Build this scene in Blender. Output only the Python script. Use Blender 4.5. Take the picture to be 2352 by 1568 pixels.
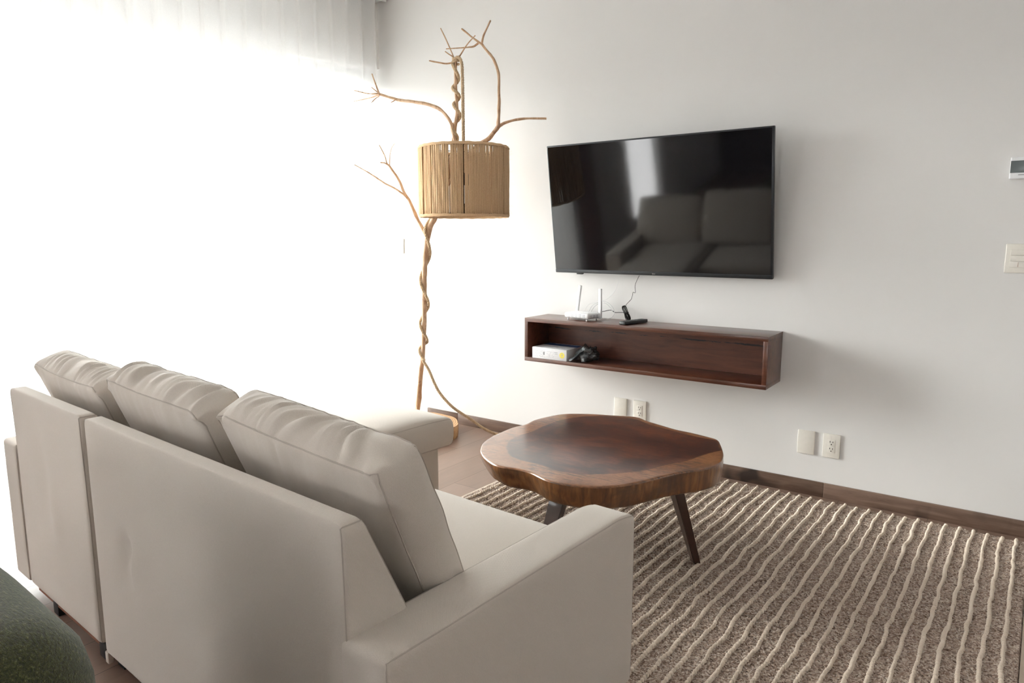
import bpy, bmesh, math, random
import numpy as np
from mathutils import Vector, Matrix, noise
for o in list(bpy.data.objects): bpy.data.objects.remove(o, do_unlink=True)
random.seed(7); rng = np.random.default_rng(7)
SC = bpy.context.scene
COL = SC.collection
R = math.radians

# ---------------------------------------------------------------- camera, sky, light, exposure
cam_d = bpy.data.cameras.new('camera'); cam = bpy.data.objects.new('camera', cam_d); COL.objects.link(cam)
cam_d.sensor_width = 36; cam_d.lens = 1580 / 2352 * 36; cam_d.clip_start = .02
cam.location = (3.43, -3.5, 1.25)
cam.rotation_euler = (R(90 - 8.52), 0, R(35.61))
SC.camera = cam
SC.view_settings.view_transform = 'Standard'; SC.view_settings.look = 'None'
SC.view_settings.gamma = 1; SC.view_settings.use_curve_mapping = False
SC.view_settings.exposure = .97
W = bpy.data.worlds.new('overcast_sky'); SC.world = W; W.use_nodes = True
wn = W.node_tree.nodes; wl = W.node_tree.links
bg = wn['Background']; bg.inputs[0].default_value = (.975, .99, 1, 1); bg.inputs[1].default_value = 11.0
def portal(name, size, loc, rot):
    d = bpy.data.lights.new(name, 'AREA'); d.shape = 'RECTANGLE'; d.size, d.size_y = size
    d.cycles.is_portal = True
    o = bpy.data.objects.new(name, d); COL.objects.link(o); o.location = loc; o.rotation_euler = rot
    return o
sd = bpy.data.lights.new('hazy_sun', 'SUN'); sd.energy = 13.0; sd.angle = R(30); sd.color = (1, .99, .975)
so = bpy.data.objects.new('hazy_sun', sd); COL.objects.link(so)
so.rotation_euler = Vector((-.88, -.36, .30)).to_track_quat('Z', 'Y').to_euler()
# ---------------------------------------------------------------- helpers
def setp(o, label=None, cat=None, group=None, kind=None):
    if label: o['label'] = label
    if cat: o['category'] = cat
    if group: o['group'] = group
    if kind: o['kind'] = kind
    return o
def empty(name, loc, rz=0, label=None, cat=None, group=None):
    o = bpy.data.objects.new(name, None); COL.objects.link(o); o.location = loc; o.rotation_euler = (0, 0, rz)
    o.empty_display_size = .05
    return setp(o, label, cat, group)
def mesh(name, V, F, mat, parent=None, smooth=True, sharp=None, merge=None):
    me = bpy.data.meshes.new(name)
    me.from_pydata([tuple(map(float, v)) for v in V], [], [tuple(int(i) for i in f) for f in F])
    if merge or sharp is not None:
        b = bmesh.new(); b.from_mesh(me)
        if merge: bmesh.ops.remove_doubles(b, verts=b.verts, dist=merge)
        bmesh.ops.recalc_face_normals(b, faces=b.faces)
        b.to_mesh(me); b.free()
    if smooth: me.polygons.foreach_set('use_smooth', [True] * len(me.polygons))
    if sharp is not None and smooth: me.set_sharp_from_angle(angle=R(sharp))
    o = bpy.data.objects.new(name, me); COL.objects.link(o)
    for m in (mat if isinstance(mat, (list, tuple)) else [mat]): me.materials.append(m)
    if parent: o.parent = parent
    return o
def boxvf(x0, x1, y0, y1, z0, z1, off=0):
    V = [(x, y, z) for x in (x0, x1) for y in (y0, y1) for z in (z0, z1)]
    F = [(0, 1, 3, 2), (4, 6, 7, 5), (0, 4, 5, 1), (2, 3, 7, 6), (0, 2, 6, 4), (1, 5, 7, 3)]
    return V, [tuple(i + off for i in f) for f in F]
def boxes(name, L, mat, parent=None, bev=0.0, seg=2):
    V = []; F = []
    for b in L:
        v, f = boxvf(*b, off=len(V)); V += v; F += f
    o = mesh(name, V, F, mat, parent, smooth=False)
    if bev:
        b = bmesh.new(); b.from_mesh(o.data)
        bmesh.ops.bevel(b, geom=list(b.edges), offset=bev, segments=seg, affect='EDGES', profile=.5)
        b.to_mesh(o.data); b.free()
        o.data.polygons.foreach_set('use_smooth', [True] * len(o.data.polygons)); o.data.set_sharp_from_angle(angle=R(40))
    return o
def catmull(P, n=6):
    P = [np.array(p, float) for p in P]; Q = [2 * P[0] - P[1]] + P + [2 * P[-1] - P[-2]]; out = []
    for i in range(1, len(Q) - 2):
        a, b, c, d = Q[i - 1:i + 3]
        for k in range(n):
            t = k / n
            out.append(.5 * ((2 * b) + (c - a) * t + (2 * a - 5 * b + 4 * c - d) * t * t + (-a + 3 * b - 3 * c + d) * t ** 3))
    out.append(P[-1]); return np.array(out)
def frames(P):
    T = np.gradient(P, axis=0); T /= np.linalg.norm(T, axis=1)[:, None] + 1e-12
    n = np.cross(T[0], [0, 0, 1.]);
    if np.linalg.norm(n) < .05: n = np.cross(T[0], [1., 0, 0])
    n /= np.linalg.norm(n); N = [n]
    for i in range(1, len(P)):
        n = N[-1] - T[i] * (N[-1] @ T[i]); n /= np.linalg.norm(n); N.append(n)
    N = np.array(N); return T, N, np.cross(T, N)
def tubevf(P, r, sides=8, off=0, closed=False, bumpy=0):
    P = np.asarray(P, float); r = np.broadcast_to(np.asarray(r, float), (len(P),))
    T, N, B = frames(P); V = []; F = []; n = len(P)
    for i in range(n):
        for k in range(sides):
            a = 2 * math.pi * k / sides
            rr = r[i] * (1 + (bumpy * noise.noise(Vector(P[i] * 22) + Vector((k * 1.3, 0, 0))) if bumpy else 0))
            V.append(P[i] + rr * (math.cos(a) * N[i] + math.sin(a) * B[i]))
    m = n if closed else n - 1
    for i in range(m):
        j = (i + 1) % n
        for k in range(sides):
            l = (k + 1) % sides
            F.append((off + i * sides + k, off + i * sides + l, off + j * sides + l, off + j * sides + k))
    if not closed:
        F.append(tuple(off + k for k in range(sides))[::-1]); F.append(tuple(off + (n - 1) * sides + k for k in range(sides)))
    return V, F
def tubes(name, L, mat, parent=None, sides=8, closed=False, bumpy=0):
    V = []; F = []
    for P, r in L:
        v, f = tubevf(P, r, sides, len(V), closed, bumpy); V += v; F += f
    return mesh(name, V, F, mat, parent, sharp=60)
def rope(name, P, mat, parent=None, Rr=.0085, pitch=.05, sides=6):
    # three laid strands; P is resampled evenly
    P = np.asarray(P, float); d = np.r_[0, np.cumsum(np.linalg.norm(np.diff(P, axis=0), axis=1))]
    n = max(8, int(d[-1] / .0045)); s = np.linspace(0, d[-1], n)
    Q = np.stack([np.interp(s, d, P[:, k]) for k in range(3)], 1)
    T, N, B = frames(Q); V = []; F = []
    for k in range(3):
        a = 2 * math.pi * (s / pitch + k / 3)
        S = Q + Rr * .5 * (np.cos(a)[:, None] * N + np.sin(a)[:, None] * B)
        v, f = tubevf(S, Rr * .56, sides, len(V)); V += v; F += f
    return mesh(name, V, F, mat, parent, sharp=60)
def axis_pts(H, r, n):
    e = [-H + r * t for t in (0, .15, .35, .6, 1)] if r > 0 else [-H]
    inner = list(np.linspace(-H + r, H - r, n + 1))[1:-1]
    return e + inner + [-q for q in reversed(e)]
def roundpt(p, H, r):
    p = np.asarray(p, float); q = np.clip(p, -(H - r), H - r); d = p - q; l = np.linalg.norm(d)
    return q + d * (r / l) if l > 1e-9 and r > 0 else p
def rbox(name, size, r, n, mat, parent=None, warp=None, center=(0, 0, 0)):
    H = np.array(size) / 2; A = [axis_pts(H[i], r, n[i]) for i in range(3)]; V = []; F = []
    for ax in range(3):
        u, v = [i for i in range(3) if i != ax]
        for s in (-1, 1):
            o = len(V)
            for a in A[u]:
                for b in A[v]:
                    p = np.zeros(3); p[ax] = s * H[ax]; p[u] = a; p[v] = b
                    q = roundpt(p, H, r)
                    if warp is not None: q = warp(q, H)
                    V.append(np.asarray(q) + center)
            nb = len(A[v])
            for i in range(len(A[u]) - 1):
                for j in range(nb - 1):
                    F.append((o + i * nb + j, o + i * nb + j + 1, o + (i + 1) * nb + j + 1, o + (i + 1) * nb + j))
    return mesh(name, V, F, mat, parent, smooth=True, merge=1e-5)
def seamline(H, r, pts, warp, center=(0, 0, 0), inset=.0):
    out = []
    P = catmull(pts, 1) if False else np.array(pts, float)
    Q = [P[0]]
    for i in range(len(P) - 1):
        n = max(2, int(np.linalg.norm(P[i + 1] - P[i]) / .02))
        for k in range(1, n + 1): Q.append(P[i] + (P[i + 1] - P[i]) * k / n)
    for p in Q:
        q = roundpt(p, H, r)
        if warp is not None: q = warp(q, H)
        out.append(np.asarray(q) + center)
    return np.array(out)

# ---------------------------------------------------------------- materials
class NT:
    def __init__(s, name):
        s.m = bpy.data.materials.new(name); s.m.use_nodes = True; s.t = s.m.node_tree; s.n = s.t.nodes; s.l = s.t.links
        s.b = s.n['Principled BSDF']; s.out = s.n['Material Output']
    def add(s, kind, **kw):
        nd = s.n.new(kind)
        for k, v in kw.items():
            if hasattr(nd, k): setattr(nd, k, v)
        return nd
    def set(s, nd, **kw):
        for k, v in kw.items():
            k = k.replace('_', ' ')
            if hasattr(v, 'links') or isinstance(v, bpy.types.NodeSocket): s.l.new(v, nd.inputs[k])
            else: nd.inputs[k].default_value = v
        return nd
    def coord(s, which='Object', scale=(1, 1, 1), rot=(0, 0, 0)):
        tc = s.add('ShaderNodeTexCoord'); mp = s.add('ShaderNodeMapping')
        mp.inputs['Scale'].default_value = scale; mp.inputs['Rotation'].default_value = rot
        if which == 'World':
            g = s.add('ShaderNodeNewGeometry'); s.l.new(g.outputs['Position'], mp.inputs['Vector'])
        else: s.l.new(tc.outputs[which], mp.inputs['Vector'])
        return mp.outputs[0]
    def noise(s, vec, scale, detail=4, rough=.5, dist=0):
        nd = s.add('ShaderNodeTexNoise'); s.l.new(vec, nd.inputs['Vector'])
        nd.inputs['Scale'].default_value = scale; nd.inputs['Detail'].default_value = detail
        nd.inputs['Roughness'].default_value = rough; nd.inputs['Distortion'].default_value = dist
        return nd.outputs['Fac']
    def ramp(s, fac, stops):
        nd = s.add('ShaderNodeValToRGB'); e = nd.color_ramp.elements
        while len(e) < len(stops): e.new(.5)
        for i, (p, c) in enumerate(stops):
            e[i].position = p; e[i].color = (*c, 1) if len(c) == 3 else c
        s.l.new(fac, nd.inputs[0]); return nd.outputs[0]
    def mix(s, fac, a, b, mode='MIX'):
        nd = s.add('ShaderNodeMix', data_type='RGBA', blend_type=mode)
        for k, v in ((0, fac), (6, a), (7, b)):
            if isinstance(v, bpy.types.NodeSocket): s.l.new(v, nd.inputs[k])
            else: nd.inputs[k].default_value = v if k == 0 else (*v, 1)
        return nd.outputs[2]
    def math(s, op, a, b=None, c=None):
        nd = s.add('ShaderNodeMath', operation=op)
        for i, v in enumerate((a, b, c)):
            if v is None: continue
            if isinstance(v, bpy.types.NodeSocket): s.l.new(v, nd.inputs[i])
            else: nd.inputs[i].default_value = v
        return nd.outputs[0]
    def bump(s, h, strength=.3, dist=.001, prev=None):
        nd = s.add('ShaderNodeBump'); s.l.new(h, nd.inputs['Height'])
        nd.inputs['Strength'].default_value = strength; nd.inputs['Distance'].default_value = dist
        if prev is not None: s.l.new(prev, nd.inputs['Normal'])
        s.l.new(nd.outputs[0], s.b.inputs['Normal']); return nd.outputs[0]
    def col(s, c):
        if isinstance(c, bpy.types.NodeSocket): s.l.new(c, s.b.inputs['Base Color'])
        else: s.b.inputs['Base Color'].default_value = (*c, 1)
    def p(s, **kw):
        for k, v in kw.items(): 
            k = k.replace('_', ' ')
            if isinstance(v, bpy.types.NodeSocket): s.l.new(v, s.b.inputs[k])
            else: s.b.inputs[k].default_value = v
        return s
def plain(name, c, rough=.5, **kw):
    n = NT(name); v = n.coord(); f = n.noise(v, 60, 3)
    n.col(n.mix(f, tuple(x * .95 for x in c), tuple(min(1, x * 1.05) for x in c))); n.p(Roughness=rough, **kw); return n.m

def m_wall():
    n = NT('white_wall_paint'); v = n.coord('World'); f = n.noise(v, 1.2, 3); g = n.noise(v, 140, 3)
    n.col(n.mix(f, (.77, .752, .735), (.80, .785, .77))); n.p(Roughness=.75); n.bump(g, .08, .002); return n.m
def wood_cols(n, v, stops, stretch=(1, 1, 1), scale=8, seed=0):
    mp = n.add('ShaderNodeMapping'); n.l.new(v, mp.inputs[0]); mp.inputs['Scale'].default_value = stretch; mp.inputs['Location'].default_value = (seed, seed, seed)
    f = n.noise(mp.outputs[0], scale, 8, .6, .6)
    return n.ramp(f, stops), f
def m_floor():
    n = NT('oak_plank_floor'); v = n.coord('World', rot=(0, 0, R(90)))
    br = n.add('ShaderNodeTexBrick'); n.l.new(v, br.inputs['Vector'])
    br.offset = .37; br.inputs['Scale'].default_value = 1; br.inputs['Brick Width'].default_value = 1.25; br.inputs['Row Height'].default_value = .185
    mpv = br.inputs['Vector'].links[0].from_node; mpv.inputs['Location'].default_value = (0.35, .093, 0)
    br.inputs['Mortar Size'].default_value = .0012; br.inputs['Mortar Smooth'].default_value = .3; br.inputs['Bias'].default_value = 0
    br.inputs['Color1'].default_value = (.25, .25, .25, 1); br.inputs['Color2'].default_value = (.75, .75, .75, 1); br.inputs['Mortar'].default_value = (0, 0, 0, 1)
    w = n.coord('World'); add = n.add('ShaderNodeVectorMath', operation='ADD'); n.l.new(w, add.inputs[0])
    sc = n.add('ShaderNodeVectorMath', operation='SCALE'); n.l.new(br.outputs['Color'], sc.inputs[0]); sc.inputs['Scale'].default_value = 30; n.l.new(sc.outputs[0], add.inputs[1])
    c, f = wood_cols(n, add.outputs[0], [(.28, (.16, .098, .07)), (.5, (.23, .148, .11)), (.72, (.30, .20, .152))], (9, 1.1, 1), 2.4)
    c2 = n.mix(.55, c, n.ramp(br.outputs['Color'], [(.2, (.19, .118, .086)), (.8, (.29, .195, .15))]))
    c3 = n.mix(br.outputs['Fac'], c2, (.05, .03, .02)); n.col(c3)
    n.p(Roughness=n.math('MULTIPLY_ADD', f, .18, .27)); n.p(Specular_IOR_Level=.5)
    h = n.math('SUBTRACT', n.math('MULTIPLY', f, .25), br.outputs['Fac']); n.bump(h, .35, .0012); return n.m
def m_base():
    n = NT('walnut_baseboard_wood'); v = n.coord('World')
    c, f = wood_cols(n, v, [(.3, (.10, .058, .04)), (.5, (.16, .097, .068)), (.75, (.22, .145, .105))], (1.2, 1, 11), 3.5, 3)
    k = n.noise(v, 2.2, 2, .5, 1.5); kn = n.ramp(k, [(.62, (0, 0, 0)), (.72, (1, 1, 1))])
    n.col(n.mix(kn, c, (.03, .018, .013))); n.p(Roughness=.5); n.bump(f, .2, .001); return n.m
def m_shelf():
    n = NT('reddish_walnut_veneer'); v = n.coord('World')
    c, f = wood_cols(n, v, [(.25, (.048, .017, .010)), (.5, (.10, .033, .017)), (.8, (.15, .05, .024))], (1.1, 8, 9), 4.0, 5)
    n.col(c); n.p(Roughness=.3, Coat_Weight=.35, Coat_Roughness=.22); n.bump(f, .06, .0006); return n.m
def m_shelf_back():
    n = NT('walnut_back_panel'); v = n.coord('World')
    c, f = wood_cols(n, v, [(.25, (.06, .021, .012)), (.5, (.115, .038, .020)), (.8, (.165, .057, .029))], (1.1, 8, 7), 4.5, 2)
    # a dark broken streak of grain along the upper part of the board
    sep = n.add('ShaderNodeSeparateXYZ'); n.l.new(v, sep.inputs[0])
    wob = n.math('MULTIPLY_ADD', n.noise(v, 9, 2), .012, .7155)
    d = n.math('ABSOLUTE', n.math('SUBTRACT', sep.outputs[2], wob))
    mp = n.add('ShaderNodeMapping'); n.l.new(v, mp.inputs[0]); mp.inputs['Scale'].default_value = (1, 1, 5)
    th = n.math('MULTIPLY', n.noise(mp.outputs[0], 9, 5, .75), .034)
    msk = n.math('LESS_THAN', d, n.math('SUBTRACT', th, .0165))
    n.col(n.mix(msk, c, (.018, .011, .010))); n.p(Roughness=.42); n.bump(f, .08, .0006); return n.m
def m_fabric(name='oatmeal_upholstery', a=(.58, .512, .448), b=(.74, .672, .60)):
    n = NT(name); v = n.coord()
    w1 = n.add('ShaderNodeTexWave', wave_type='BANDS', bands_direction='DIAGONAL'); n.l.new(v, w1.inputs['Vector'])
    w1.inputs['Scale'].default_value = 235; w1.inputs['Distortion'].default_value = 1.6; w1.inputs['Detail'].default_value = 2; w1.inputs['Detail Scale'].default_value = 1.5
    g = n.noise(v, 420, 2); big = n.noise(v, 3, 3)
    f = n.math('MULTIPLY_ADD', w1.outputs['Fac'], .35, n.math('MULTIPLY', g, .65))
    c = n.mix(f, a, b); n.col(n.mix(n.math('MULTIPLY', big, .25), c, tuple(x * .9 for x in a)))
    n.p(Roughness=.92, Sheen_Weight=.25, Sheen_Roughness=.5, Specular_IOR_Level=.2); n.bump(f, .6, .0009); return n.m
def m_sheer(thin=.44):
    n = NT('white_sheer_voile' if thin > .3 else 'frosted_glass'); v = n.coord('World', scale=(1, 1, 1)); f = n.noise(v, 300, 2)
    tr = n.add('ShaderNodeBsdfTransparent'); tl = n.add('ShaderNodeBsdfTranslucent'); df = n.add('ShaderNodeBsdfDiffuse')
    tl.inputs[0].default_value = (.95, .95, .95, 1); df.inputs[0].default_value = (.9, .895, .89, 1)
    a = n.add('ShaderNodeMixShader'); a.inputs[0].default_value = .68 if thin > .3 else .3; n.l.new(tl.outputs[0], a.inputs[1]); n.l.new(df.outputs[0], a.inputs[2])
    b = n.add('ShaderNodeMixShader'); n.l.new(n.math('MULTIPLY_ADD', f, .1, 1 - thin), b.inputs[0]); n.l.new(tr.outputs[0], b.inputs[1]); n.l.new(a.outputs[0], b.inputs[2])
    n.l.new(b.outputs[0], n.out.inputs[0]); return n.m
def m_glass():
    n = NT('clear_window_glass'); tr = n.add('ShaderNodeBsdfTransparent'); gl = n.add('ShaderNodeBsdfGlossy'); gl.inputs['Roughness'].default_value = .02
    fr = n.add('ShaderNodeFresnel'); fr.inputs[0].default_value = 1.45; a = n.add('ShaderNodeMixShader')
    tr.inputs[0].default_value = (.96, .98, .97, 1)
    n.l.new(fr.outputs[0], a.inputs[0]); n.l.new(tr.outputs[0], a.inputs[1]); n.l.new(gl.outputs[0], a.inputs[2]); n.l.new(a.outputs[0], n.out.inputs[0]); return n.m
def m_branch():
    n = NT('peeled_branch_wood'); v = n.coord('World')
    c, f = wood_cols(n, v, [(.3, (.42, .24, .13)), (.5, (.60, .39, .24)), (.75, (.74, .53, .36))], (3, 3, .8), 14)
    k = n.noise(v, 9, 3, .6, 1.0); kn = n.ramp(k, [(.6, (0, 0, 0)), (.7, (1, 1, 1))])
    n.col(n.mix(n.math('MULTIPLY', kn, .6), c, (.24, .10, .05))); n.p(Roughness=.6); n.bump(f, .4, .002); return n.m
def m_jute(name, a, b, sc=220):
    n = NT(name); v = n.coord('World'); f = n.noise(v, sc, 4, .7); g = n.noise(v, 25, 2)
    n.col(n.mix(f, a, b)); n.p(Roughness=.9, Specular_IOR_Level=.15); n.bump(f, .7, .002); return n.m
def m_slab_top():
    n = NT('polished_slab_top'); v = n.coord('World')
    at = n.add('ShaderNodeAttribute', attribute_name='heart'); w = n.noise(v, 5, 4, .55, .4)
    t = n.math('ADD', at.outputs['Fac'], n.math('MULTIPLY_ADD', w, .10, -.05))
    # growth rings follow the outline of the slab
    rg = n.noise_rings = n.math('ADD', n.math('MULTIPLY', at.outputs['Fac'], 1.3), n.math('MULTIPLY', n.noise(v, 3.2, 5, .6, .8), 4.0))
    s = n.math('MULTIPLY_ADD', n.math('SINE', n.math('MULTIPLY', rg, 6.0)), .5, .5)
    fine = n.noise(v, 38, 5, .65, .8)
    hs = n.math('MULTIPLY_ADD', s, .45, n.math('MULTIPLY', fine, .55))
    mph = n.coord('World', scale=(2.2, 9, 2), rot=(0, 0, R(20)))
    an = n.noise(mph, 3.2, 7, .62, 1.6)
    hs = n.math('MULTIPLY_ADD', s, .22, n.math('MULTIPLY', an, .78))
    heart = n.ramp(hs, [(.25, (.022, .008, .006)), (.5, (.075, .020, .010)), (.75, (.16, .044, .018))])
    dk = n.ramp(n.noise(v, 2.6, 3, .5, 1.2), [(.40, (1, 1, 1)), (.66, (.55, .52, .55))])
    heart = n.mix(1.0, heart, dk, 'MULTIPLY')
    sap = n.ramp(n.math('MULTIPLY_ADD', s, .2, n.math('MULTIPLY', fine, .8)), [(.25, (.12, .045, .017)), (.5, (.25, .10, .038)), (.8, (.36, .16, .064))])
    mpk = n.coord('World', scale=(7, 60, 10), rot=(0, 0, R(-28)))
    ck = n.ramp(n.noise(mpk, 1.5, 4, .6, .5), [(.53, (0, 0, 0)), (.60, (1, 1, 1))])
    patch = n.ramp(n.noise(v, 3.3, 2), [(.44, (0, 0, 0)), (.54, (1, 1, 1))])
    sap = n.mix(n.math('MULTIPLY', n.math('MULTIPLY', ck, patch), .8), sap, (.05, .025, .015))
    e = n.ramp(t, [(.97, (1, 1, 1)), (.995, (0, 0, 0))]); n.col(n.mix(e, sap, heart))
    n.p(Roughness=.28, Coat_Weight=1.0, Coat_Roughness=.16, Specular_IOR_Level=.5); return n.m
def m_slab_side():
    n = NT('live_edge_slab_side'); v = n.coord('World')
    c, f = wood_cols(n, v, [(.3, (.09, .038, .016)), (.47, (.175, .07, .024)), (.62, (.27, .115, .040)), (.8, (.36, .165, .062))], (1.6, 1.6, .22), 26)
    k = n.noise(v, 7, 4, .6, 1); kn = n.ramp(k, [(.48, (0, 0, 0)), (.66, (1, 1, 1))])
    n.col(n.mix(n.math('MULTIPLY', kn, .6), c, (.06, .034, .018))); n.p(Roughness=.38, Coat_Weight=.5, Coat_Roughness=.25); n.bump(f, .5, .003); return n.m
def m_pile():
    n = NT('heathered_wool_pile'); v = n.coord('Object', scale=(190, 215, 90))
    d = n.add('ShaderNodeVectorMath', operation='ADD'); n.l.new(v, d.inputs[0]); nn = n.add('ShaderNodeTexNoise'); n.l.new(v, nn.inputs['Vector']); nn.inputs['Scale'].default_value = .8
    n.l.new(nn.outputs['Color'], d.inputs[1])
    vo = n.add('ShaderNodeTexVoronoi'); n.l.new(d.outputs[0], vo.inputs['Vector']); vo.inputs['Scale'].default_value = 1.0
    sep = n.add('ShaderNodeSeparateColor'); n.l.new(vo.outputs['Color'], sep.inputs[0])
    c = n.ramp(sep.outputs[0], [(.0, (.12, .07, .05)), (.18, (.27, .175, .13)), (.45, (.43, .31, .24)), (.72, (.56, .44, .355)), (.92, (.72, .62, .53))])
    o = n.coord('Object'); big = n.noise(o, 5, 3); c = n.mix(n.math('MULTIPLY', big, .35), c, (.36, .255, .195)); n.col(c)
    n.p(Roughness=.95, Specular_IOR_Level=.1, Sheen_Weight=.2); n.bump(n.math('SUBTRACT', 1, vo.outputs['Distance']), .9, .004); return n.m
def m_yarn():
    n = NT('cream_wool_yarn'); v = n.coord('Object'); f = n.noise(v, 300, 3); g = n.noise(v, 12, 2)
    n.col(n.mix(g, (.68, .56, .45), (.78, .67, .56))); n.p(Roughness=.9, Sheen_Weight=.3, Specular_IOR_Level=.15); n.bump(f, .5, .001); return n.m
def m_moss():
    n = NT('moss_green_boucle'); v = n.coord('Object', scale=(1, 1, 1)); a = n.coord('Object', scale=(1, 2.6, 2.6), rot=(.3, .5, .2))
    f = n.noise(a, 110, 4, .75); g = n.noise(v, 14, 3)
    c = n.ramp(f, [(.34, (.018, .020, .006)), (.5, (.060, .067, .020)), (.6, (.10, .108, .036)), (.7, (.30, .29, .13))])
    n.col(n.mix(n.math('MULTIPLY', g, .4), c, (.05, .055, .022))); n.p(Roughness=.95, Sheen_Weight=.4, Specular_IOR_Level=.1); n.bump(f, .9, .004); return n.m
def m_screen():
    n = NT('black_glass_screen'); n.col((.004, .004, .005)); n.p(Roughness=.06, IOR=1.6, Specular_IOR_Level=.5); return n.m
def m_bag():
    n = NT('smoky_plastic_bag'); v = n.coord('Object'); f = n.noise(v, 60, 4)
    n.col(n.mix(f, (.025, .03, .035), (.16, .17, .18))); n.p(Roughness=.22, Specular_IOR_Level=.7, Coat_Weight=.6, Coat_Roughness=.1)
    tr = n.add('ShaderNodeBsdfTransparent'); a = n.add('ShaderNodeMixShader'); a.inputs[0].default_value = .80
    n.l.new(tr.outputs[0], a.inputs[1]); n.l.new(n.b.outputs[0], a.inputs[2]); n.l.new(a.outputs[0], n.out.inputs[0]); n.bump(f, .6, .006); return n.m
def m_endgrain():
    n = NT('log_end_grain'); v = n.coord('Object')
    w = n.add('ShaderNodeTexWave', wave_type='RINGS', rings_direction='Z'); n.l.new(v, w.inputs['Vector']); w.inputs['Scale'].default_value = 22; w.inputs['Distortion'].default_value = 3; w.inputs['Detail'].default_value = 3; w.inputs['Detail Scale'].default_value = 2
    n.col(n.ramp(w.outputs['Fac'], [(.2, (.36, .19, .085)), (.8, (.58, .35, .17))])); n.p(Roughness=.6); n.bump(w.outputs['Fac'], .2, .001); return n.m
M = dict(wall=m_wall(), nearwall=plain('taupe_near_wall', (.22, .19, .175), .7), floor=m_floor(), base=m_base(), shelf=m_shelf(), shelfback=m_shelf_back(), fabric=m_fabric(), seam=m_fabric('upholstery_seam', (.46, .40, .345), (.56, .49, .43)),
    sheer=m_sheer(), frost=m_sheer(.15), glass=m_glass(), branch=m_branch(), jute=m_jute('jute_twine', (.55, .34, .175), (.88, .65, .42)), ropem=m_jute('hemp_rope', (.42, .28, .16), (.85, .67, .46), 160),
    slab=m_slab_top(), slabside=m_slab_side(), pile=m_pile(), yarn=m_yarn(), moss=m_moss(), screen=m_screen(), bag=m_bag(), endgrain=m_endgrain(),
    bezel=plain('charcoal_tv_bezel', (.035, .038, .042), .35, Metallic=.4), legwood=plain('espresso_leg_wood', (.045, .017, .010), .3, Coat_Weight=.4), white=plain('white_plastic', (.82, .82, .83), .35),
    ivory=plain('ivory_plate_plastic', (.80, .76, .69), .4), dark=plain('black_plastic', (.012, .013, .013), .4), slot=plain('dark_slot', (.02, .018, .016), .7), grey=plain('grey_vent', (.36, .36, .39), .6),
    ceil=plain('ceiling_white', (.85, .84, .82), .8), alu=plain('white_aluminium_frame', (.75, .76, .77), .4), drape=plain('taupe_drape_cloth', (.30, .21, .19), .9), card=plain('white_carton', (.80, .80, .82), .5),
    blue=plain('blue_print', (.03, .09, .25), .5), yellow=plain('yellow_sticker', (.85, .72, .10), .5), ink=plain('grey_print', (.42, .42, .44), .6), inkd=plain('dark_print', (.12, .12, .12), .6), stone=plain('terrace_stone', (.22, .215, .21), .8),
    lcd=plain('grey_lcd', (.13, .15, .155), .25), rubber=plain('black_rubber', (.015, .014, .013), .6), redwood=plain('reddish_under_frame', (.20, .065, .03), .5), cablew=plain('white_cable', (.78, .78, .78), .4), border=m_fabric('tan_rug_binding', (.40, .31, .235), (.50, .40, .31)),
    bulb=plain('frosted_bulb', (.85, .84, .8), .3), logo=plain('silver_logo', (.5, .5, .5), .4))

# measured outlines and limbs, metres: (x, y[, z, radius])
OUT = [(1.8, -1.442), (1.745, -1.355), (1.717, -1.262), (1.708, -1.186), (1.705, -1.087), (1.721, -1.01), (1.712, -0.935), (1.724, -0.856), (1.757, -0.76), (1.811, -0.709), (1.891, -0.664), (1.976, -0.632), (2.072, -0.598), (2.141, -0.634), (2.223, -0.664), (2.308, -0.694), (2.381, -0.703), (2.456, -0.721), (2.509, -0.741), (2.545, -0.804), (2.581, -0.882), (2.604, -0.945), (2.621, -1.027), (2.612, -1.097), (2.582, -1.161), (2.537, -1.227), (2.5, -1.311), (2.467, -1.397), (2.428, -1.464), (2.382, -1.515), (2.327, -1.548), (2.284, -1.56), (2.238, -1.569), (2.189, -1.566), (2.131, -1.543), (2.079, -1.53), (2.025, -1.534), (1.974, -1.544), (1.921, -1.529), (1.855, -1.491)]
INN = [(1.861, -1.357), (1.812, -1.274), (1.797, -1.169), (1.803, -1.08), (1.803, -0.978), (1.816, -0.833), (1.859, -0.731), (1.925, -0.663), (2.014, -0.64), (2.1, -0.644), (2.199, -0.694), (2.28, -0.713), (2.366, -0.738), (2.456, -0.752), (2.518, -0.757), (2.563, -0.834), (2.578, -0.875), (2.552, -0.944), (2.52, -1.062), (2.466, -1.175), (2.432, -1.269), (2.388, -1.334), (2.323, -1.405), (2.272, -1.453), (2.227, -1.466), (2.176, -1.469), (2.081, -1.45), (1.989, -1.443), (1.921, -1.415)]
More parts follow.
